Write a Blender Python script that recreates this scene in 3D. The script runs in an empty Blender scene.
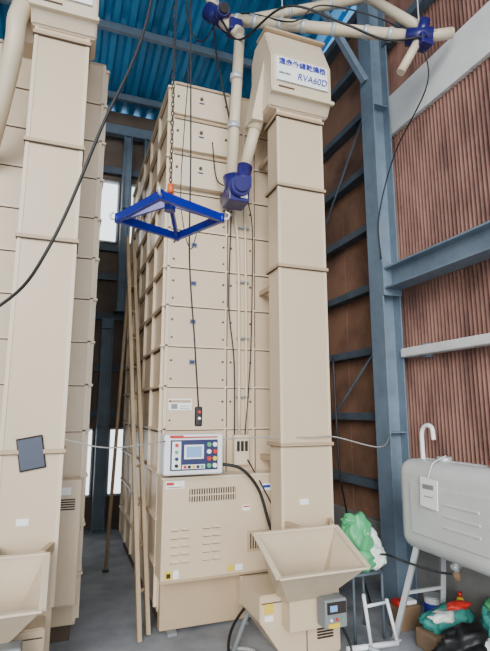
import bpy, bmesh, math, random
from mathutils import Vector, Matrix, noise
random.seed(4)

def srgb(r,g,b):
    def f(c):
        c/=255.0
        return c/12.92 if c<=0.04045 else ((c+0.055)/1.055)**2.4
    return (f(r),f(g),f(b),1)

def mat(name,col,rough=.5,metal=0,var=0.0,scale=3,bump=0,col2=None,stretch=None,detail=6,grime=0):
    m=bpy.data.materials.new(name); m.use_nodes=True
    nt=m.node_tree; b=nt.nodes['Principled BSDF']
    c=srgb(*col); b.inputs['Base Color'].default_value=c
    b.inputs['Roughness'].default_value=rough; b.inputs['Metallic'].default_value=metal
    if var>0 or col2:
        tc=nt.nodes.new('ShaderNodeTexCoord'); mp=nt.nodes.new('ShaderNodeMapping')
        if stretch: mp.inputs['Scale'].default_value=stretch
        n=nt.nodes.new('ShaderNodeTexNoise'); n.inputs['Scale'].default_value=scale; n.inputs['Detail'].default_value=detail
        n.inputs['Roughness'].default_value=.6
        r=nt.nodes.new('ShaderNodeValToRGB')
        c2=srgb(*col2) if col2 else tuple(x*(1-var) for x in c[:3])+(1,)
        r.color_ramp.elements[0].position=.32; r.color_ramp.elements[0].color=c2
        r.color_ramp.elements[1].position=.62; r.color_ramp.elements[1].color=c
        nt.links.new(tc.outputs['Object'],mp.inputs['Vector']); nt.links.new(mp.outputs[0],n.inputs['Vector'])
        nt.links.new(n.outputs['Fac'],r.inputs[0]); out=r.outputs[0]
        if grime:
            n2=nt.nodes.new('ShaderNodeTexNoise'); n2.inputs['Scale'].default_value=1.7; n2.inputs['Detail'].default_value=10; n2.inputs['Roughness'].default_value=.65
            r2=nt.nodes.new('ShaderNodeValToRGB'); r2.color_ramp.elements[0].position=.55; r2.color_ramp.elements[0].color=(0,0,0,1)
            r2.color_ramp.elements[1].position=.75; r2.color_ramp.elements[1].color=(grime,grime,grime,1)
            mx=nt.nodes.new('ShaderNodeMix'); mx.data_type='RGBA'
            nt.links.new(tc.outputs['Object'],n2.inputs['Vector']); nt.links.new(n2.outputs['Fac'],r2.inputs[0])
            nt.links.new(r2.outputs[0],mx.inputs[0]); nt.links.new(out,mx.inputs[6]); mx.inputs[7].default_value=srgb(130,108,84); out=mx.outputs[2]
        nt.links.new(out,b.inputs['Base Color'])
        if bump:
            bp=nt.nodes.new('ShaderNodeBump'); bp.inputs['Strength'].default_value=bump; bp.inputs['Distance'].default_value=.01
            nt.links.new(n.outputs['Fac'],bp.inputs['Height']); nt.links.new(bp.outputs[0],b.inputs['Normal'])
    return m

BEIGE=mat('beige_paint',(206,185,156),.30,0,.05,1.3,detail=2,grime=.12)
BEIGE_D=mat('beige_flange',(180,156,126),.45,0,.06,4)
BEIGE_L=mat('beige_bright',(215,197,170),.32,0,.05,2,detail=2,grime=.08)
SEAM=mat('seam_dark',(82,66,52),.7)
HOPC=mat('hopper_beige',(204,186,158),.38,0,.10,5,grime=.2)
BLACK=mat('black_rubber',(16,16,18),.5)
DARK=mat('dark_slot',(42,35,30),.8)
WHITE=mat('white_label',(238,238,236),.5)
LGREY=mat('light_grey_plastic',(226,230,233),.4)
GREY=mat('grey_paint',(126,131,134),.5,0,.15,6)
NAVY=mat('navy_plate',(30,38,84),.4)
BLUET=mat('blue_text',(40,50,160),.5)
SCREEN=mat('lcd_screen',(120,165,215),.25)
RED=mat('red_plastic',(190,40,35),.4)
GREEN=mat('green_plastic',(80,175,115),.45,0,.25,12)
YEL=mat('yellow_plastic',(220,190,60),.5)
ORANGE=mat('orange_hook',(200,95,40),.5)
BLUE=mat('blue_enamel',(6,28,135),.3,0,.15,8)
PURP=mat('indigo_enamel',(36,32,100),.32,0,.2,8)
PIPE=mat('pipe_beige',(210,194,166),.38,0,.08,4)
STEEL=mat('steel_blue_grey',(112,130,146),.55,0,.25,5,.2)
STEEL_D=mat('steel_dark_girt',(84,97,108),.6,0,.3,5,.2)
ROOF=mat('roof_blue_metal',(42,140,196),.45,0,.35,1.2,stretch=(3,.4,1))
RUST=mat('rust_corrugated',(142,102,88),.75,0,0,5,.3,col2=(92,60,51),stretch=(1,1,.35))
PANELB=mat('brown_board',(154,114,90),.8,0,0,1.3,.2,col2=(92,66,54))
PLASTER=mat('white_board',(222,223,220),.7,0,.15,3)
LWALL=mat('left_wall_board',(190,188,182),.7,0,.15,3)
FLOOR=mat('concrete_floor',(156,159,163),.7,0,0,1.6,.25,col2=(100,105,111),detail=10)
CONC=mat('concrete_curb',(140,140,137),.85,0,.3,4,.4)
TANKM=mat('tank_offwhite',(202,204,200),.38,0,.12,3)
GALV=mat('galvanised',(195,200,202),.4,.3,.1,6)
TEAL=mat('teal_cloth',(50,135,125),.8,0,.4,8)
BROWNW=mat('back_board',(118,102,90),.8,0,.35,2)
WFRAME=mat('window_frame',(170,180,186),.5)
RUBB=mat('grey_hose',(150,150,146),.5)
LADM=mat('ladder_beige',(162,140,110),.5,0,.2,5)
TAB=mat('tablet_face',(58,66,84),.3)
BROWN=mat('brown_box',(130,105,80),.8,0,.2,5)
WPLAS=mat('white_film',(226,234,226),.35,0,.15,14)
glass=bpy.data.materials.new('window_glass'); glass.use_nodes=True
g=glass.node_tree.nodes['Principled BSDF']; g.inputs['Transmission Weight'].default_value=1; g.inputs['Roughness'].default_value=.05; g.inputs['IOR'].default_value=1.02

class B:
    def __init__(s,name):
        s.name=name; s.bm=bmesh.new(); s.mats=[]
    def mi(s,m):
        if m not in s.mats: s.mats.append(m)
        return s.mats.index(m)
    def merge(s,t,m,smooth=False):
        i=s.mi(m)
        bmesh.ops.recalc_face_normals(t,faces=t.faces[:])
        for f in t.faces: f.material_index=i; f.smooth=smooth
        me=bpy.data.meshes.new('t'); t.to_mesh(me); t.free()
        s.bm.from_mesh(me); bpy.data.meshes.remove(me)
    def box(s,x0,x1,y0,y1,z0,z1,m,bev=0,seg=2,rot=None,smooth=False):
        t=bmesh.new(); bmesh.ops.create_cube(t,size=1)
        c=Vector(((x0+x1)/2,(y0+y1)/2,(z0+z1)/2))
        for v in t.verts: v.co=Vector((v.co.x*abs(x1-x0),v.co.y*abs(y1-y0),v.co.z*abs(z1-z0)))
        if bev: bmesh.ops.bevel(t,geom=t.edges[:],offset=bev,segments=seg,affect='EDGES',profile=.5)
        for v in t.verts:
            if rot: v.co=rot@v.co
            v.co+=c
        s.merge(t,m,smooth); return s
    def hexa(s,bot,top,m,bev=0):
        t=bmesh.new()
        v=[t.verts.new(p) for p in list(bot)+list(top)]
        for f in ((3,2,1,0),(4,5,6,7),(0,1,5,4),(1,2,6,5),(2,3,7,6),(3,0,4,7)): t.faces.new([v[i] for i in f])
        if bev: bmesh.ops.bevel(t,geom=t.edges[:],offset=bev,segments=1,affect='EDGES')
        s.merge(t,m); return s
    def prism(s,prof,axis,a0,a1,m,bev=0):
        def P(p,a):
            return {'x':(a,p[0],p[1]),'y':(p[0],a,p[1]),'z':(p[0],p[1],a)}[axis]
        t=bmesh.new()
        A=[t.verts.new(P(p,a0)) for p in prof]; C=[t.verts.new(P(p,a1)) for p in prof]
        t.faces.new(A); t.faces.new(C[::-1]); n=len(prof)
        for i in range(n): t.faces.new([A[i],A[(i+1)%n],C[(i+1)%n],C[i]])
        if bev: bmesh.ops.bevel(t,geom=t.edges[:],offset=bev,segments=2,affect='EDGES')
        s.merge(t,m); return s
    def beam(s,p0,p1,w,h,m,up=(0,0,1)):
        p0=Vector(p0);p1=Vector(p1);d=(p1-p0).normalized();u=Vector(up)
        r=d.cross(u)
        if r.length<1e-3: r=d.cross(Vector((0,1,0)))
        r.normalize(); u=r.cross(d)
        q=lambda p:[p-r*w/2-u*h/2,p+r*w/2-u*h/2,p+r*w/2+u*h/2,p-r*w/2+u*h/2]
        return s.hexa(q(p0),q(p1),m)
    def cyl(s,p0,p1,r,m,r2=None,seg=20,smooth=True):
        p0=Vector(p0);p1=Vector(p1);d=p1-p0
        t=bmesh.new(); bmesh.ops.create_cone(t,cap_ends=True,segments=seg,radius1=r,radius2=r if r2 is None else r2,depth=d.length)
        M=Matrix.Translation((p0+p1)/2)@d.to_track_quat('Z','Y').to_matrix().to_4x4()
        bmesh.ops.transform(t,matrix=M,verts=t.verts[:])
        i=s.mi(m)
        caps=[f for f in t.faces if len(f.verts)>4]
        for f in t.faces: f.material_index=i; f.smooth=smooth and f not in caps
        me=bpy.data.meshes.new('t'); t.to_mesh(me); t.free(); s.bm.from_mesh(me); bpy.data.meshes.remove(me)
        return s
    def sph(s,c,r,m,sc=(1,1,1),noise_a=0,seg=3,flat=None,seed=0):
        t=bmesh.new(); bmesh.ops.create_icosphere(t,subdivisions=seg,radius=r)
        for v in t.verts:
            if noise_a:
                k=1+noise_a*noise.noise(v.co/r*1.6+Vector((seed,seed*2,0)))+noise_a*.5*noise.noise(v.co/r*4+Vector((seed,1,0)))
                v.co*=k
            v.co=Vector((v.co.x*sc[0],v.co.y*sc[1],v.co.z*sc[2]))+Vector(c)
            if flat is not None: v.co.z=max(v.co.z,flat)
        s.merge(t,m,True); return s
    def tube(s,pts,r,m,seg=8,sub=8,smooth_path=True):
        P=[Vector(p) for p in pts]
        if smooth_path and len(P)>2:
            Q=[P[0]*2-P[1]]+P+[P[-1]*2-P[-2]]; out=[]
            for i in range(1,len(Q)-2):
                a,b,c,d=Q[i-1:i+3]
                for k in range(sub):
                    t=k/sub
                    out.append(.5*((2*b)+(c-a)*t+(2*a-5*b+4*c-d)*t*t+(3*b-a-3*c+d)*t**3))
            out.append(P[-1]); P=out
        t=bmesh.new(); rings=[]; n=None
        for i,p in enumerate(P):
            d=(P[min(i+1,len(P)-1)]-P[max(i-1,0)]).normalized()
            if n is None:
                n=d.orthogonal().normalized()
            else:
                n=(n-d*n.dot(d)); n=n.normalized() if n.length>1e-6 else d.orthogonal().normalized()
            b=d.cross(n)
            rings.append([t.verts.new(p+(n*math.cos(2*math.pi*k/seg)+b*math.sin(2*math.pi*k/seg))*r) for k in range(seg)])
        for A,C in zip(rings,rings[1:]):
            for k in range(seg): t.faces.new([A[k],A[(k+1)%seg],C[(k+1)%seg],C[k]])
        t.faces.new(rings[0][::-1]); t.faces.new(rings[-1])
        s.merge(t,m,True); return s
    def done(s):
        me=bpy.data.meshes.new(s.name); s.bm.to_mesh(me); s.bm.free()
        for m in s.mats: me.materials.append(m)
        o=bpy.data.objects.new(s.name,me); bpy.context.scene.collection.objects.link(o)
        return o

def text(parent,name,body,loc,size,m,rot=(math.pi/2,0,0),shear=0,bold=0.0,align='CENTER',sx=1):
    c=bpy.data.curves.new(name,'FONT'); c.body=body; c.size=size; c.align_x=align; c.align_y='CENTER'
    c.extrude=.002; c.shear=shear; c.offset=bold; c.materials.append(m)
    o=bpy.data.objects.new(name,c); bpy.context.scene.collection.objects.link(o)
    o.location=loc; o.rotation_euler=rot; o.scale=(sx,1,1); o.parent=parent
    return o

# ============ ROOM ============
FX0,FX1,FY0,FY1=-4.0,3.0,-2.0,7.25
f=B('floor'); f.box(FX0,FX1+.1,FY0,FY1+.1,-.1,0,FLOOR); f.done()
SL=.11
def roofz(y): return 6.3+(7.25-y)*SL
t=bmesh.new(); per=.2; x=FX0-.1; xs=[]
while x<FX1+.15:
    xs+= [(x,0),(x+.07,0),(x+.10,.07),(x+.17,.07)]; x+=per
va=[t.verts.new((a,FY0-.3,roofz(FY0-.3)+b)) for a,b in xs]; vb=[t.verts.new((a,FY1+.15,roofz(FY1+.15)+b)) for a,b in xs]
for i in range(len(xs)-1): t.faces.new([va[i],va[i+1],vb[i+1],vb[i]])
c=B('ceiling'); c.merge(t,ROOF); co=c.done()
sm=co.modifiers.new('s','SOLIDIFY'); sm.thickness=.004; sm.offset=1
p=B('roof_purlins')
y=-1.6
while y<7.2:
    p.box(FX0,FX1,y,y+.06,roofz(y)-.11,roofz(y)-.012,STEEL); y+=1.2
p.done()
tr=B('roof_truss')
yy=3.6
tr.box(FX0,2.8,yy,yy+.16,6.0,6.2,STEEL)
k=-4
while k<2.4:
    tr.beam((k,yy+.08,6.2),(k+.5,yy+.08,roofz(yy)-.14),.05,.05,STEEL); tr.beam((k+.5,yy+.08,roofz(yy)-.14),(k+1,yy+.08,6.2),.05,.05,STEEL); k+=1
tr.beam((2.68,3.68,4.9),(1.9,3.68,6.05),.06,.06,STEEL)
tr.box(FX0,2.8,7.0,7.12,5.78,5.93,STEEL)
tr.done()

w=B('wall_right')
t=bmesh.new(); pts=[]; y=FY0
while y<3.72:
    pts.append((3.0 if len(pts)%2 else 2.966,y)); y+=.021
a=[t.verts.new((px,py,.55)) for px,py in pts]; b_=[t.verts.new((px,py,6.75)) for px,py in pts]
for i in range(len(pts)-1): t.faces.new([a[i],a[i+1],b_[i+1],b_[i]])
w.merge(t,RUST)
w.box(3.0,3.06,FY0,FY1,0,roofz(FY1),RUST)
y=3.72
while y<7.2:
    w.box(2.97,3.0,y+.006,min(y+.9,7.25),.3,6.28,PANELB); y+=.906
w.box(2.9,3.0,FY0,FY1,0,.55,CONC)
w.box(2.935,2.985,FY0,3.72,4.34,4.76,PLASTER)
w.done()
gz=[.85,1.5,2.15,2.8,3.45,4.1,4.75,5.4,6.0]
gg=B('wall_girts')
for z in gz: gg.box(2.86,2.97,3.80,7.2,z,z+.075,STEEL_D)
for z in (5.3,5.9): gg.box(2.86,2.965,FY0,3.62,z,z+.09,STEEL_D)
gg.tube([(2.85,3.8,2.3),(2.85,5.6,.9)],.012,STEEL_D,smooth_path=False)
gg.tube([(2.85,3.8,4.9),(2.85,5.6,3.0)],.012,STEEL_D,smooth_path=False)
gg.done()
def hcol(name,x,y,z0,z1,w=.2,d=.2,m=STEEL):
    o=B(name)
    o.box(x-w/2,x-w/2+.014,y-d/2,y+d/2,z0,z1,m); o.box(x+w/2-.014,x+w/2,y-d/2,y+d/2,z0,z1,m); o.box(x-w/2+.014,x+w/2-.014,y-.006,y+.006,z0,z1,m)
    o.box(x-w/2-.03,x+w/2+.03,y-d/2-.03,y+d/2+.03,z0,z0+.02,m)
    for z in (1.4,2.75,4.6):
        if z0<z<z1: o.box(x-w/2+.01,x+w/2-.01,y-d/2+.01,y+d/2-.01,z,z+.012,m)
    return o.done()
hcol('steel_column',2.79,3.68,0,roofz(3.68)-.13)
hcol('steel_column',2.79,6.2,0,roofz(6.2)-.13)
hcol('steel_column',.53,7.06,0,2.9,.16,.16)
hcol('steel_column',.70,7.06,3.0,5.78,.12,.16)
hcol('steel_column',-1.6,7.06,0,5.78)
hcol('steel_column',1.0,7.06,0,5.78,.10,.16)
bb=B('steel_wall_beam')
bb.box(2.70,2.88,FY0,3.56,2.885,2.90,STEEL); bb.box(2.70,2.88,FY0,3.56,2.70,2.715,STEEL); bb.box(2.785,2.795,FY0,3.56,2.715,2.885,STEEL)
bb.box(2.69,2.89,3.56,3.579,2.64,2.96,STEEL); bb.box(2.88,2.965,.9,1.0,2.7,2.9,STEEL)
bb.done()
bb=B('white_wall_rail'); bb.box(2.84,2.94,FY0,3.57,2.07,2.15,PLASTER,.012)
for yy in (-1,.6,2.2,3.3): bb.box(2.9,2.966,yy,yy+.05,2.05,2.17,STEEL)
bb.done()

wins=[(-.9,.43,.42,1.35),(.63,.93,.42,1.35),(-.6,.62,4.1,5.1),(.78,.93,4.1,5.1),(1.07,2.2,4.1,5.1),(-3.2,-1.8,4.1,5.1)]
w=B('wall_back')
xs=sorted(set([FX0,FX1]+[a for q in wins for a in q[:2]])); zs=sorted(set([0,6.3]+[a for q in wins for a in q[2:]]))
for i in range(len(xs)-1):
    for j in range(len(zs)-1):
        cx=(xs[i]+xs[i+1])/2; cz=(zs[j]+zs[j+1])/2
        if any(q[0]<cx<q[1] and q[2]<cz<q[3] for q in wins): continue
        w.box(xs[i],xs[i+1],7.25,7.3,zs[j],zs[j+1],BROWNW)
w.done()
for k,q in enumerate(wins):
    o=B('window_%d'%(k+1)); x0,x1,z0,z1=q; e=.025
    o.box(x0,x1,7.22,7.28,z0,z0+e,WFRAME);o.box(x0,x1,7.22,7.28,z1-e,z1,WFRAME)
    o.box(x0,x0+e,7.22,7.28,z0,z1,WFRAME);o.box(x1-e,x1,7.22,7.28,z0,z1,WFRAME)
    if x1-x0>.5: o.box(x0+(x1-x0)*.5-.015,x0+(x1-x0)*.5+.015,7.22,7.28,z0,z1,WFRAME)
    o.box(x0+e,x1-e,7.25,7.256,z0+e,z1-e,glass)
    o.done()
o=B('wall_girts')
for z in (1.5,2.15,2.9,3.5,3.95,5.2): o.box(FX0,FX1-.14,7.15,7.22,z,z+.1,STEEL_D)
o.done()
w=B('wall_left'); w.box(FX0-.06,FX0,FY0,FY1,0,6.3,LWALL); w.done()

# ============ DRYERS ============
def dryer(ox,E0,E1,dz,H0,H1):
    X=lambda a:a+ox
    x0,x1=.745,2.05
    d=B('grain_dryer')
    d.box(X(x0),X(x1),3.86,6.3,.12,4.5,BEIGE,.006,1)
    d.box(X(x0)+.03,X(x1)-.03,3.92,6.25,0,.14,SEAM)
    zl=[.45,.78,1.12,1.45,1.79,2.12,2.46,2.79,3.13,3.47,3.8,4.14]
    for z in zl[3:]:
        d.box(X(x0)-.004,X(x1)+.004,3.848,3.87,z-.006,z+.007,BEIGE_L)
        d.box(X(x0),X(x1),3.855,3.865,z-.0125,z-.006,SEAM)
    for z in zl+[4.47]:
        for s,xx in ((-1,x0),(1,x1)):
            a=X(xx)+s*.034
            d.box(min(X(xx),a),max(X(xx),a),3.87,6.29,z-.008,z+.008,BEIGE_L)
            d.box(min(X(xx),X(xx)+s*.003),max(X(xx),X(xx)+s*.003),3.87,6.29,z-.03,z-.008,SEAM)
    yy=3.9
    while yy<6.3:
        for s,xx in ((-1,x0),(1,x1)):
            a=X(xx)+s*.024
            d.box(min(X(xx),a),max(X(xx),a),yy-.008,yy+.008,.15,4.5,BEIGE_L)
            d.box(min(X(xx),X(xx)+s*.003),max(X(xx),X(xx)+s*.003),yy+.008,yy+.024,.15,4.5,SEAM)
        yy+=.475
    for xx in (1.275,1.53): d.box(X(xx)-.005,X(xx)+.005,3.852,3.862,1.1,4.5,SEAM); d.box(X(xx)-.02,X(xx)-.005,3.85,3.862,1.1,4.5,BEIGE_L)
    for xx in (x0+.012,x1-.012): d.box(X(xx)-.012,X(xx)+.012,3.848,3.862,.15,4.5,BEIGE_L)
    for i,z in enumerate((3.50,3.84,4.17)):
        d.box(X(.755),X(1.265),3.79,3.86,z,z+.31,BEIGE_L,.008)
        d.box(X(.76),X(1.26),3.785,3.79,z+.28,z+.30,BEIGE_D); d.box(X(.76),X(1.26),3.787,3.79,z+.27,z+.28,SEAM)
        d.cyl((X(1.0),3.79,z+.18),(X(1.0),3.775,z+.18),.014,SEAM); d.box(X(.98),X(1.025),3.784,3.792,z+.135,z+.145,PURP)
        d.cyl((X(.79),3.79,z+.16),(X(.79),3.778,z+.16),.01,SEAM); d.cyl((X(1.23),3.79,z+.16),(X(1.23),3.778,z+.16),.01,SEAM)
    for z in (1.95,2.29,2.62,2.96,3.3):
        d.box(X(.95),X(1.0),3.852,3.862,z+.02,z+.06,GREY); d.box(X(.957),X(.993),3.85,3.862,z+.028,z+.052,PURP)
    for z in (1.62,1.95,2.29,2.62,2.96,3.3):
        for xx in (.80,1.24,1.31,1.49): d.cyl((X(xx),3.862,z+.05),(X(xx),3.85,z+.05),.009,SEAM,seg=10)
        d.cyl((X(.80),3.862,z-.10),(X(.80),3.85,z-.10),.008,SEAM,seg=10); d.cyl((X(1.24),3.862,z-.10),(X(1.24),3.85,z-.10),.008,SEAM,seg=10)
    d.box(X(.79),X(.98),3.853,3.862,1.60,1.69,WHITE); d.box(X(.80),X(.97),3.851,3.854,1.66,1.68,BEIGE_D)
    d.box(X(.81),X(.86),3.851,3.854,1.61,1.65,GREY); d.box(X(.88),X(.96),3.851,3.854,1.61,1.615,GREY); d.box(X(.88),X(.96),3.851,3.854,1.63,1.635,GREY)
    # lower burner cabinet
    d.box(X(.72),X(1.64),3.64,3.87,.385,1.105,BEIGE,.01)
    d.box(X(.72)-.008,X(1.64)+.004,3.63,3.87,1.095,1.11,BEIGE_L)
    d.box(X(.715),X(1.645),3.632,3.642,.385,.40,BEIGE_D)
    d.box(X(1.645),X(x1)-.01,3.70,3.87,.3,1.12,BEIGE,.01)
    d.box(X(.92),X(1.28),3.632,3.642,.93,1.02,DARK)
    for i in range(19): d.box(X(.925+i*.019),X(.925+i*.019)+.008,3.628,3.636,.93,1.02,BEIGE)
    d.box(X(.92),X(1.28),3.627,3.636,.970,.980,BEIGE)
    for cx in (.79,1.03):
        for r in range(5):
            for cc in range(2):
                a=X(cx+cc*.075)
                z=.74-r*.055
                d.hexa([(a,3.64,z),(a+.055,3.64,z),(a+.055,3.618,z),(a,3.618,z)],[(a,3.64,z+.018),(a+.055,3.64,z+.018),(a+.055,3.638,z+.018),(a,3.638,z+.018)],BEIGE_L)
                d.box(a,a+.055,3.636,3.641,z-.008,z,DARK)
    d.box(X(1.38),X(1.60),3.632,3.6395,.54,.69,BEIGE_D)
    for i in range(9): d.box(X(1.40+i*.02),X(1.40+i*.02)+.009,3.629,3.634,.56,.67,DARK)
    for (vx,vz) in ((1.70,.92),(1.90,.92)):
        for i in range(5): d.box(X(vx),X(vx)+.1,3.694,3.702,vz+i*.016,vz+i*.016+.008,DARK)
    d.box(X(1.88),X(1.97),3.694,3.702,1.02,1.07,WHITE)
    # stickers
    d.box(X(.75),X(.80),3.634,3.642,.41,.465,YEL); d.box(X(.81),X(.85),3.634,3.642,.41,.465,WHITE); d.box(X(.76),X(.79),3.63,3.635,.42,.45,DARK)
    d.box(X(.74),X(.88),3.634,3.642,1.03,1.085,WHITE); d.box(X(.745),X(.80),3.631,3.636,1.055,1.075,RED); d.box(X(.75),X(.87),3.631,3.636,1.037,1.043,GREY)
    d.box(X(1.50),X(1.58),3.634,3.642,.98,1.03,WHITE); d.box(X(1.51),X(1.57),3.631,3.636,1.0,1.02,BLUET)
    d.box(X(1.34),X(1.40),3.634,3.642,.84,.88,WHITE); d.box(X(1.345),X(1.395),3.631,3.636,.865,.875,RED)
    d.box(X(1.22),X(1.27),3.634,3.642,.42,.46,YEL); d.box(X(1.28),X(1.34),3.634,3.642,.42,.46,WHITE)
    d.box(X(.75),X(1.6),3.78,3.87,.02,.385,BEIGE_D,.005)
    for xx in (.8,1.35): d.box(X(xx),X(xx)+.07,3.72,3.8,0,.02,GREY)
    d.box(X(1.34),X(1.62),3.68,3.80,.15,.36,BEIGE,.01)
    d.box(X(x0),X(x1),3.87,3.9,4.5,4.53,BEIGE_D)
    do=d.done()
    # elevator
    e=B('bucket_elevator')
    ex0,ex1=E0,E1; fy,by=3.30,3.52; hm=(H0+H1)/2
    e.box(ex0,ex1,fy,by,.05,4.12+dz,BEIGE,.004,1)
    for xx in (ex0,ex1): e.box(xx-.012,xx+.012,fy-.006,fy+.012,.45,4.1+dz,BEIGE_L)
    for z in (1.35,2.72,3.40,4.02+dz):
        e.box(ex0-.022,ex1+.022,fy-.022,by+.02,z-.012,z+.012,BEIGE_D); e.box(ex0-.018,ex1+.018,fy-.018,by+.015,z-.017,z-.012,SEAM)
    for z in (1.2,2.6,3.8):
        e.box(ex0+.05,ex0+.09,by,3.86,z,z+.04,BEIGE_D); e.box(ex1-.09,ex1-.05,by,3.86,z,z+.04,BEIGE_D)
    e.prism([(3.2,4.16+dz),(3.2,4.5+dz),(3.34,4.82+dz),(3.58,4.82+dz),(3.66,4.7+dz),(3.66,4.25+dz),(3.52,4.07+dz),(3.28,4.07+dz)],'x',H0,H1,BEIGE_L,.012)
    e.box(H0-.01,H1+.01,3.30,3.5,4.815+dz,4.835+dz,BEIGE_D)
    e.box(H0+.04,H1-.04,3.19,3.205,4.26+dz,4.48+dz,WHITE,.003)
    e.box(H0+.04,H1-.04,3.187,3.19,4.255+dz,4.26+dz,GREY)
    e.box(H0-.01,H1+.01,3.175,3.21,4.14+dz,4.17+dz,BEIGE_L,.004)
    e.box(H0+.06,H0+.2,3.192,3.202,4.205+dz,4.215+dz,SEAM)
    e.hexa([(H0-.09,3.42,4.02+dz),(H0+.01,3.42,4.02+dz),(H0+.01,3.6,4.02+dz),(H0-.09,3.6,4.02+dz)],
           [(H0,3.36,4.55+dz),(H0+.01,3.36,4.55+dz),(H0+.01,3.62,4.55+dz),(H0,3.62,4.55+dz)],BEIGE_L)
    e.prism([(X(1.27),.41),(X(1.27),.25),(X(1.45),.0),(X(1.86),.0),(X(1.86),.41)],'y',3.12,3.5,BEIGE,.008)
    for i in range(8): e.box(X(1.68),X(1.80),3.112,3.122,.10+i*.018,.10+i*.018+.009,DARK)
    e.box(X(1.30),X(1.36),3.112,3.122,.3,.36,YEL); e.box(X(1.30),X(1.36),3.112,3.122,.255,.29,WHITE)
    e.box(X(1.60),X(1.60)+.005,3.114,3.122,.02,.39,SEAM); e.box(X(1.28),X(1.85),3.114,3.122,.36,.365,SEAM)
    e.box(X(1.66),X(1.73),3.294,3.3,.92,.96,WHITE)
    eo=e.done()
    k=(H1-H0)/.55
    text(eo,'sign_characters','遠赤外線乾燥機',(hm,3.186,4.432+dz),.062*k,BLUET,bold=.0008,sx=1.0)
    text(eo,'sign_model_text','RVA60D',(hm+.085*k,3.186,4.325+dz),.085*k,BLUET,shear=.2,bold=.0,sx=.9)
    text(eo,'sign_small_text','ultra slim',(hm-.165*k,3.186,4.33+dz),.028*k,NAVY)
    # hopper
    h=B('intake_hopper')
    R=[(X(1.235),3.12,.80),(X(1.845),3.12,.80),(X(1.845),2.74,.635),(X(1.235),2.74,.635)]
    Bt=[(X(1.38),3.11,.41),(X(1.70),3.11,.41),(X(1.68),2.97,.41),(X(1.40),2.97,.41)]
    t=bmesh.new(); rv=[t.verts.new(q) for q in R]; bv=[t.verts.new(q) for q in Bt]
    for i in range(4): t.faces.new([rv[i],rv[(i+1)%4],bv[(i+1)%4],bv[i]])
    t.faces.new(bv)
    bmesh.ops.recalc_face_normals(t,faces=t.faces[:])
    bmesh.ops.solidify(t,geom=t.faces[:],thickness=.006)
    h.merge(t,HOPC)
    for i in range(4): h.beam(R[i],R[(i+1)%4],.035,.012,BEIGE_L)
    h.box(X(1.42),X(1.68),2.99,3.119,.22,.41,BEIGE,.005)
    h.beam((X(1.58),3.12,.79),(E0+.02,3.3,.79),.03,.05,BEIGE_D); h.beam((X(1.82),3.12,.79),(E1-.02,3.3,.79),.03,.05,BEIGE_D)
    h.done()
    q=B('moisture_meter')
    q.box(X(1.60),X(1.76),2.86,2.97,.26,.43,GREY,.012)
    q.box(X(1.615),X(1.745),2.85,2.861,.35,.415,DARK); q.box(X(1.63),X(1.68),2.846,2.852,.365,.40,SCREEN)
    for i in range(3): q.cyl((X(1.64+i*.04),2.861,.315),(X(1.64+i*.04),2.85,.315),.008,[WHITE,RED,GREEN][i])
    q.box(X(1.62),X(1.70),2.852,2.861,.27,.295,YEL)
    q.box(X(1.62),X(1.67),2.97,2.99,.27,.37,GREY)
    q.tube([(X(1.74),2.92,.26),(X(1.80),2.9,.12),(X(1.74),2.83,.012),(X(1.5),2.88,.012),(X(1.2),3.3,.012)],.009,BLACK)
    q.done()
    c=B('control_panel')
    c.box(X(.70),X(1.145),3.53,3.70,1.135,1.425,LGREY,.016)
    c.box(X(.76),X(1.1),3.68,3.86,1.15,1.38,BEIGE_D)
    c.box(X(.745),X(1.10),3.52,3.532,1.17,1.385,NAVY,.003)
    c.box(X(.755),X(.82),3.514,3.522,1.18,1.375,WHITE); c.box(X(.83),X(1.0),3.514,3.522,1.18,1.21,WHITE)
    c.box(X(.845),X(.99),3.514,3.522,1.25,1.35,WHITE); c.box(X(.86),X(.975),3.510,3.516,1.262,1.338,SCREEN)
    for i in range(4):
        for j in range(2):
            c.cyl((X(1.03+j*.045),3.524,1.20+i*.05),(X(1.03+j*.045),3.503,1.20+i*.05),.016,[GREEN,WHITE,RED,YEL,WHITE,RED,GREEN,WHITE][i*2+j],seg=14)
    for i in range(4): c.cyl((X(.787),3.516,1.205+i*.048),(X(.787),3.503,1.205+i*.048),.013,[DARK,NAVY,GREEN,RED][i],seg=14)
    for i in range(5): c.box(X(.84+i*.032),X(.862+i*.032),3.508,3.516,1.185,1.205,[RED,DARK,YEL,NAVY,GREEN][i])
    c.box(X(.74),X(1.10),3.526,3.531,1.398,1.408,RED); c.box(X(.74),X(.84),3.526,3.531,1.408,1.418,RED)
    c.done()
dryer(0,1.525,1.925,0,1.43,1.985); dryer(-1.88,-.335,.01,.20,-.375,.065)

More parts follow.
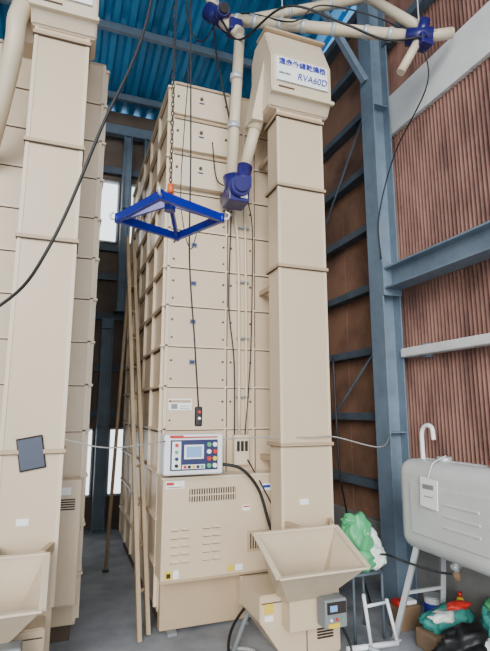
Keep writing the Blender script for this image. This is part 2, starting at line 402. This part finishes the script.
v=B('discharge_pipe_valve')
v.cyl((1.315,3.66,4.98),(1.215,3.58,3.52),.048,PIPE); v.cyl((1.44,3.50,4.15),(1.33,3.58,3.62),.05,PIPE)
for a in ((1.27,3.624,4.5),(1.24,3.60,4.0)): v.cyl(a,(a[0]+.003,a[1],a[2]+.05),.056,GALV)
v.cyl((1.44,3.50,4.15),(1.40,3.53,3.98),.062,PIPE)
v.cyl((1.215,3.58,3.55),(1.25,3.58,3.38),.075,PURP); v.cyl((1.34,3.58,3.66),(1.28,3.58,3.40),.065,PURP)
v.cyl((1.26,3.46,3.42),(1.26,3.78,3.42),.085,PURP,seg=24); v.cyl((1.26,3.44,3.42),(1.26,3.47,3.42),.06,PURP)
v.box(1.17,1.35,3.5,3.7,3.30,3.42,PURP,.01); v.box(1.30,1.37,3.5,3.6,3.44,3.54,PURP,.008)
for k in range(5): v.cyl((1.26,3.5+k*.035,3.42),(1.26,3.51+k*.035,3.42),.094,PURP,seg=24)
v.box(1.27,1.33,3.493,3.501,3.33,3.38,WHITE)
v.done()
pp=B('grain_transfer_pipes')
J1=Vector((1.16,3.84,5.28)); J2=Vector((2.6,2.79,4.66))
pp.cyl(J1,J2,.05,PIPE); pp.cyl((1.2,3.8,5.2),(2.66,3.3,5.56),.045,PIPE); pp.cyl((2.42,3.25,5.42),J2+Vector((.1,-.05,0)),.045,PIPE)
pp.cyl(J2,(2.42,2.84,4.32),.035,PIPE); pp.cyl(J2,(2.86,2.7,4.71),.045,PIPE)
pp.cyl(J1,(.95,4.0,6.1),.05,PIPE); pp.cyl(J1,(1.315,3.66,5.02),.055,PIPE)
pp.cyl(J1+Vector((-.09,.04,.09)),J1+Vector((.09,-.05,-.07)),.085,PURP); pp.cyl(J1,J1+Vector((0,-.18,-.05)),.06,PURP)
pp.cyl(J1+Vector((0,-.18,-.05)),J1+Vector((0,-.20,-.055)),.045,DARK)
pp.cyl(J1+Vector((.02,0,-.05)),J1+Vector((.20,-.02,-.02)),.045,PURP)
pp.box(1.22,1.34,3.64,3.78,5.04,5.16,PURP,.01)
pp.box(1.40,1.50,3.60,3.72,5.16,5.22,GREY,.01)
pp.cyl(J2+Vector((-.09,.07,.03)),J2+Vector((.09,-.05,0)),.07,PURP); pp.box(2.56,2.68,2.72,2.84,4.56,4.66,PURP,.01)
pp.cyl(J2+Vector((0,0,0)),J2+Vector((.03,-.04,.14)),.045,PURP)
d=(J2-J1)
for k in (.1,.2,.33,.45,.6,.75,.86):
    a=J1+d*k; pp.cyl(a,a+d*.02,.058,GALV)
d2=Vector((1.46,-.5,.36))
for k in (.15,.4,.65,.85):
    a=Vector((1.2,3.8,5.2))+d2*k; pp.cyl(a,a+d2*.02,.053,GALV)
pp.cyl(J1+d*.35,(1.66,3.47,6.7),.006,GALV); pp.cyl(J2,(2.62,2.8,6.78),.006,GALV); pp.cyl(J1,(1.16,3.84,6.66),.006,GALV)
pp.tube([J1+Vector((0,-.1,-.1)),(1.3,3.6,4.9),(1.55,3.15,4.93),(2.0,3.0,4.78),(2.35,2.9,4.65),J2+Vector((0,-.08,-.05))],.01,BLACK)
pp.tube([(1.1,3.8,5.2),(1.12,3.7,4.7),(1.25,3.66,4.0),(1.3,3.6,3.5)],.009,BLACK)
pp.tube([J2,(2.7,2.85,4.3),(2.69,3.3,3.9),(2.685,3.57,3.4),(2.685,3.57,2.98)],.006,BLACK)
pp.tube([J1,(1.4,3.65,5.25),(1.7,3.35,5.0),(1.9,3.2,5.1),(2.3,3.0,4.95),J2],.007,BLACK)
pp.tube([J1,(1.0,3.8,4.95),(.85,3.75,5.1),(.75,3.7,6.0)],.007,BLACK)
pp.done()
pl=B('dust_duct')
pl.tube([(-.40,3.4,4.58),(-.46,3.3,4.31),(-.47,3.32,4.08),(-.55,3.5,3.7),(-.65,3.8,3.45)],.065,PIPE,seg=14); pl.cyl((-.41,3.38,4.52),(-.44,3.33,4.41),.075,PIPE)
pl.done()
cd=B('wiring_conduit')
cd.tube([(1.33,3.83,3.35),(1.37,3.83,2.9),(1.38,3.83,1.4)],.013,PIPE); cd.tube([(1.42,3.84,4.2),(1.44,3.84,3.0),(1.45,3.84,1.4)],.011,PIPE)
cd.tube([(1.30,3.83,3.3),(1.28,3.82,2.5),(1.33,3.82,2.0),(1.34,3.83,1.3)],.006,BLACK)
cd.tube([(1.36,3.6,3.4),(1.47,3.75,3.2),(1.50,3.83,2.7),(1.48,3.83,2.0),(1.43,3.83,1.38)],.005,BLACK)
cd.tube([(1.08,3.7,3.9),(1.14,3.76,3.6),(1.2,3.6,3.45)],.006,BLACK)
cd.box(1.33,1.46,3.80,3.852,1.16,1.40,BEIGE_L,.006)
for i in range(3): cd.box(1.35+i*.035,1.372+i*.035,3.79,3.802,1.27,1.35,DARK)
for z in (1.7,2.2,2.7,3.2): cd.box(1.36,1.47,3.83,3.852,z,z+.015,GREY)
cd.tube([(1.14,3.6,1.2),(1.3,3.56,1.16),(1.44,3.55,1.0),(1.52,3.54,.75),(1.58,3.54,.62)],.012,BLACK)
cd.tube([(1.44,3.79,1.2),(1.5,3.6,1.0),(1.58,3.54,.8),(1.6,3.54,.6)],.006,BLACK)
cd.done()

L=B('ladder'); a0=Vector((.60,3.72,0)); a1=Vector((.54,5.05,3.42)); of=Vector((.075,.09,0))
for o_ in (Vector((0,0,0)),of): L.beam(a0+o_,a1+o_,.03,.055,LADM)
for k in range(1,12):
    q=a0.lerp(a1,k/12); L.cyl(q,q+of,.012,LADM,seg=10)
L.done()
L=B('leaning_pole'); L.cyl((.50,5.35,0),(.66,5.5,4.0),.018,LADM); L.box(.47,.53,5.32,5.38,0,.02,BLACK); L.done()

H=B('lifting_frame'); hc=Vector((.468,2.39,2.60)); R_=.275
ang=math.radians(-20.5)
cs=[hc+Vector((math.cos(ang+k*math.pi/2),math.sin(ang+k*math.pi/2),0))*R_ for k in range(4)]
for k in range(4): H.beam(cs[k],cs[(k+1)%4],.022,.042,BLUE)
hub=hc+Vector((0,0,.09))
for k in range(4):
    H.beam(cs[k],hub,.018,.04,BLUE)
    q=cs[k]; dv=(q-hc).normalized()
    H.tube([q,q+dv*.03-Vector((0,0,.005)),q+dv*.04+Vector((0,0,.02)),q+dv*.02+Vector((0,0,.035))],.006,GALV)
    H.cyl(q-Vector((0,0,.024)),q+Vector((0,0,.024)),.016,BLUE)
H.cyl(hub-Vector((0,0,.05)),hub+Vector((0,0,.02)),.03,BLUE)
H.tube([hub+Vector((0,0,.02)),hub+Vector((.018,0,.04)),hub+Vector((0,0,.065)),hub+Vector((-.018,0,.04)),hub+Vector((0,0,.02))],.006,ORANGE)
H.cyl(hub+Vector((0,0,.05)),hub+Vector((0,0,.10)),.017,ORANGE)
z=hub.z+.1; k=0; zt=6.7
while z<zt:
    dx=(.007,0) if k%2 else (0,.007)
    H.tube([(hub.x+dx[0],hub.y+dx[1],z),(hub.x,hub.y,z+.018),(hub.x-dx[0],hub.y-dx[1],z),(hub.x,hub.y,z-.018),(hub.x+dx[0],hub.y+dx[1],z)],.003,DARK,seg=5,sub=3)
    z+=.028; k+=1
H.box(hub.x-.1,hub.x+.1,hub.y-.1,hub.y+.1,6.65,6.84,BLUE,.02)
H.done()
pc=B('hoist_pendant_control')
pc.tube([(.55,2.55,6.8),(.60,2.68,5.0),(.63,2.68,3.84),(.645,2.68,3.1),(.65,2.68,2.49),(.69,2.68,2.0),(.72,2.68,1.62)],.005,BLACK)
pc.tube([(.63,2.69,3.9),(.59,2.69,3.0),(.61,2.69,2.70),(.66,2.69,2.55),(.70,2.69,2.68)],.003,BLACK)
pc.box(.702,.74,2.66,2.70,1.51,1.62,BLACK,.008); pc.cyl((.72,2.66,1.59),(.72,2.652,1.59),.008,RED); pc.cyl((.72,2.66,1.555),(.72,2.652,1.555),.008,WHITE)
pc.done()
k=B('hanging_cable')
k.tube([(.40,2.06,6.86),(.34,2.05,5.0),(.283,2.05,3.57),(.083,2.07,2.84),(-.094,2.12,2.29),(-.278,2.24,2.04),(-.7,2.3,1.80),(-1.6,2.5,1.7),(-4.0,2.9,2.4)],.007,BLACK)
k.done()
k=B('signal_cable')
k.tube([(.02,3.27,1.42),(.3,3.3,1.36),(.7,3.5,1.38)],.0045,RUBB)
k.tube([(1.14,3.6,1.38),(1.4,3.4,1.40),(1.75,3.27,1.40),(1.95,3.27,1.40),(2.3,3.2,1.32),(2.685,3.57,1.38)],.0045,RUBB)
k.tube([(1.96,3.27,2.0),(2.0,3.3,1.2),(2.1,3.4,.9),(2.3,3.6,.5),(2.5,3.7,.02)],.008,BLACK)
k.done()
fh=B('floor_hose')
fh.tube([(1.15,3.4,.015),(1.3,3.25,.015),(1.05,2.9,.015),(.8,2.6,.015),(.7,2.2,.015)],.013,RUBB)
fh.tube([(1.55,3.6,.35),(1.35,3.5,.2),(1.15,3.3,.03),(.95,3.0,.015),(.9,2.5,.015)],.016,GREY)
fh.tube([(1.5,3.62,.3),(1.2,3.45,.12),(1.1,3.2,.015),(1.15,2.9,.015),(1.0,2.5,.015)],.010,BLACK)
fh.tube([(-.15,3.05,.02),(.15,3.1,.015),(.3,2.9,.015),(.35,2.6,.015),(.5,2.3,.015)],.012,RUBB)
fh.done()
tb=B('tablet'); rot=Matrix.Rotation(math.radians(-10),3,'Y')
tb.box(-.24,-.09,3.283,3.293,1.24,1.44,DARK,.004,rot=rot); tb.box(-.233,-.097,3.277,3.285,1.25,1.43,TAB,rot=rot)
tb.done()
rm=B('remote_handset')
rm.box(1.36,1.40,2.86,2.98,.545,.56,BLACK,.005,rot=Matrix.Rotation(math.radians(-38),3,'X')); rm.done()

# ============ oil tank ============
T=B('oil_tank')
T.box(2.34,2.68,2.05,3.08,.63,1.25,TANKM,.10,8,smooth=True)
T.box(2.332,2.36,2.2,2.92,.76,1.10,TANKM,.01,3)
for z in (.86,.93,1.0): T.box(2.325,2.34,2.3,2.6,z-.008,z+.008,TANKM,.004)
T.box(2.504,2.516,2.15,3.087,.72,.735,GALV)
T.box(2.505,2.515,2.16,2.98,1.248,1.256,TANKM)
T.cyl((2.51,2.75,1.24),(2.51,2.75,1.28),.05,GALV); T.cyl((2.51,2.3,1.24),(2.51,2.3,1.29),.05,RED)
T.tube([(2.50,2.95,1.23),(2.50,2.95,1.41),(2.50,2.93,1.47),(2.50,2.88,1.49),(2.50,2.84,1.47),(2.50,2.83,1.39)],.016,WHITE,seg=12)
for yy,dy in ((2.95,.17),(2.2,-.15)):
    T.beam((2.40,yy,.66),(2.30,yy+dy,0.01),.035,.035,GALV); T.beam((2.63,yy,.66),(2.72,yy+dy,.01),.035,.035,GALV)
    T.box(2.27,2.33,yy+dy-.03,yy+dy+.03,0,.01,GALV); T.box(2.69,2.75,yy+dy-.03,yy+dy+.03,0,.01,GALV)
    T.beam((2.35,yy+dy*.5,.33),(2.675,yy+dy*.5,.33),.02,.02,GALV)
T.cyl((2.5,2.7,.64),(2.5,2.7,.55),.02,GALV); T.cyl((2.47,2.7,.58),(2.54,2.7,.58),.018,GALV); T.cyl((2.5,2.7,.55),(2.5,2.7,.50),.025,BROWN)
T.tube([(2.5,2.7,.53),(2.42,2.8,.53),(2.3,2.95,.56),(2.22,3.1,.58),(2.3,3.5,.45)],.008,BLACK)
T.done()
tg=B('paper_tag'); tg.box(2.312,2.320,2.62,2.78,.96,1.15,WHITE,rot=Matrix.Rotation(math.radians(4),3,'X')); tg.box(2.32,2.332,2.66,2.72,1.03,1.09,WHITE)
tg.tube([(2.316,2.70,1.15),(2.34,2.68,1.24),(2.42,2.70,1.27),(2.50,2.72,1.29)],.003,WHITE); tg.box(2.308,2.313,2.65,2.75,1.08,1.11,GREY)
tg.box(2.308,2.313,2.66,2.74,1.03,1.035,GREY); tg.done()

c=B('pipe_stand')
SX0,SX1,SY0,SY1=2.0,2.24,3.16,3.40
for a in (SX0,SX1):
    for b in (SY0,SY1): c.cyl((a,b,0),(a,b,.44),.010,STEEL_D)
for (p0,p1) in (((SX0,SY0),(SX1,SY0)),((SX0,SY1),(SX1,SY1)),((SX0,SY0),(SX0,SY1)),((SX1,SY0),(SX1,SY1))):
    c.cyl((p0[0],p0[1],.44),(p1[0],p1[1],.44),.011,STEEL_D)
for k in range(6): c.cyl((SX0+k*.048,SY0,.447),(SX0+k*.048,SY1,.447),.006,STEEL_D)
c.done()
b=B('plastic_bag')
b.sph((2.14,3.27,.60),.175,WPLAS,(.8,.6,.9),.4,4,.455,3); b.sph((2.09,3.23,.68),.155,GREEN,(.78,.6,1.0),.35,4,.455,7)
b.sph((2.21,3.2,.545),.10,WPLAS,(.9,.7,.9),.4,4,.455,9); b.sph((2.04,3.23,.80),.06,GREEN,(1.1,.8,.7),.5,3,None,2)
b.sph((2.10,3.17,.53),.09,GREEN,(1.0,.6,.8),.5,3,.455,6)
b.done()
b=B('teal_cloth_bag'); b.box(2.38,2.80,2.80,3.0,0.0,.12,BROWN,.01); b.sph((2.58,2.9,.17),.17,TEAL,(1.15,.6,.5),.35,4,.121,5); b.sph((2.68,2.9,.25),.06,RED,(1.6,.8,.5),.4,3,None,1); b.sph((2.5,2.86,.22),.07,WPLAS,(1.3,.8,.5),.5,3,None,4); b.done()
b=B('black_garbage_bag'); b.sph((2.50,2.66,.09),.17,BLACK,(1.2,.65,.8),.5,4,.0,11); b.sph((2.62,2.64,.10),.08,WPLAS,(1,.7,.8),.4,3,0,4); b.done()
b=B('green_cloth'); b.sph((2.80,2.70,.17),.13,TEAL,(.7,.6,1.2),.5,4,.0,8); b.sph((2.80,2.70,.3),.06,GREEN,(1.1,1,.7),.5,3,None,8); b.done()
b=B('cardboard_scrap'); b.box(2.40,2.60,3.2,3.32,0,.16,BROWN,.006); b.box(2.41,2.5,3.22,3.3,.16,.2,RED,.01); b.box(2.5,2.59,3.22,3.3,.16,.19,WHITE,.01); b.done()
b=B('plastic_bottle'); b.cyl((2.84,3.05,0),(2.84,3.05,.2),.04,YEL); b.cyl((2.84,3.05,.2),(2.84,3.05,.24),.04,YEL,.015); b.cyl((2.84,3.05,.24),(2.84,3.05,.27),.017,RED); b.done()
b=B('paint_can'); b.cyl((2.76,3.24,0),(2.76,3.24,.19),.07,LGREY); b.cyl((2.76,3.24,.19),(2.76,3.24,.2),.074,GALV); b.cyl((2.76,3.24,.04),(2.76,3.24,.15),.0715,BLUET); b.done()
b=B('floor_pipe_frame'); b.cyl((1.88,3.08,.02),(2.26,3.04,.02),.018,LGREY); b.cyl((2.07,2.85,.02),(2.03,3.1,.02),.016,LGREY); b.cyl((2.06,3.06,.02),(2.0,3.04,.36),.012,LGREY); b.cyl((2.26,3.04,.02),(2.2,3.06,.30),.012,LGREY); b.cyl((2.015,3.045,.28),(2.2,3.06,.28),.010,LGREY); b.done()

# ============ lights ============
wd=bpy.data.worlds.new('World'); bpy.context.scene.world=wd; wd.use_nodes=True
bg=wd.node_tree.nodes['Background']; bg.inputs[0].default_value=(.90,.95,1,1); bg.inputs[1].default_value=3.2
s=bpy.data.lights.new('sun','SUN'); s.energy=3.0; s.angle=math.radians(30); s.color=(1,.98,.95)
so=bpy.data.objects.new('sun',s); bpy.context.scene.collection.objects.link(so)
so.rotation_euler=Vector((.45,1,-.36)).to_track_quat('-Z','Y').to_euler()

cam=bpy.data.cameras.new('camera'); co=bpy.data.objects.new('camera',cam); bpy.context.scene.collection.objects.link(co)
cam.sensor_fit='VERTICAL'; cam.sensor_height=36; cam.lens=480/651*36; cam.clip_start=.05
co.location=(0,0,1.6); co.rotation_euler=(math.radians(100),0,math.radians(-20.5))
bpy.context.scene.camera=co
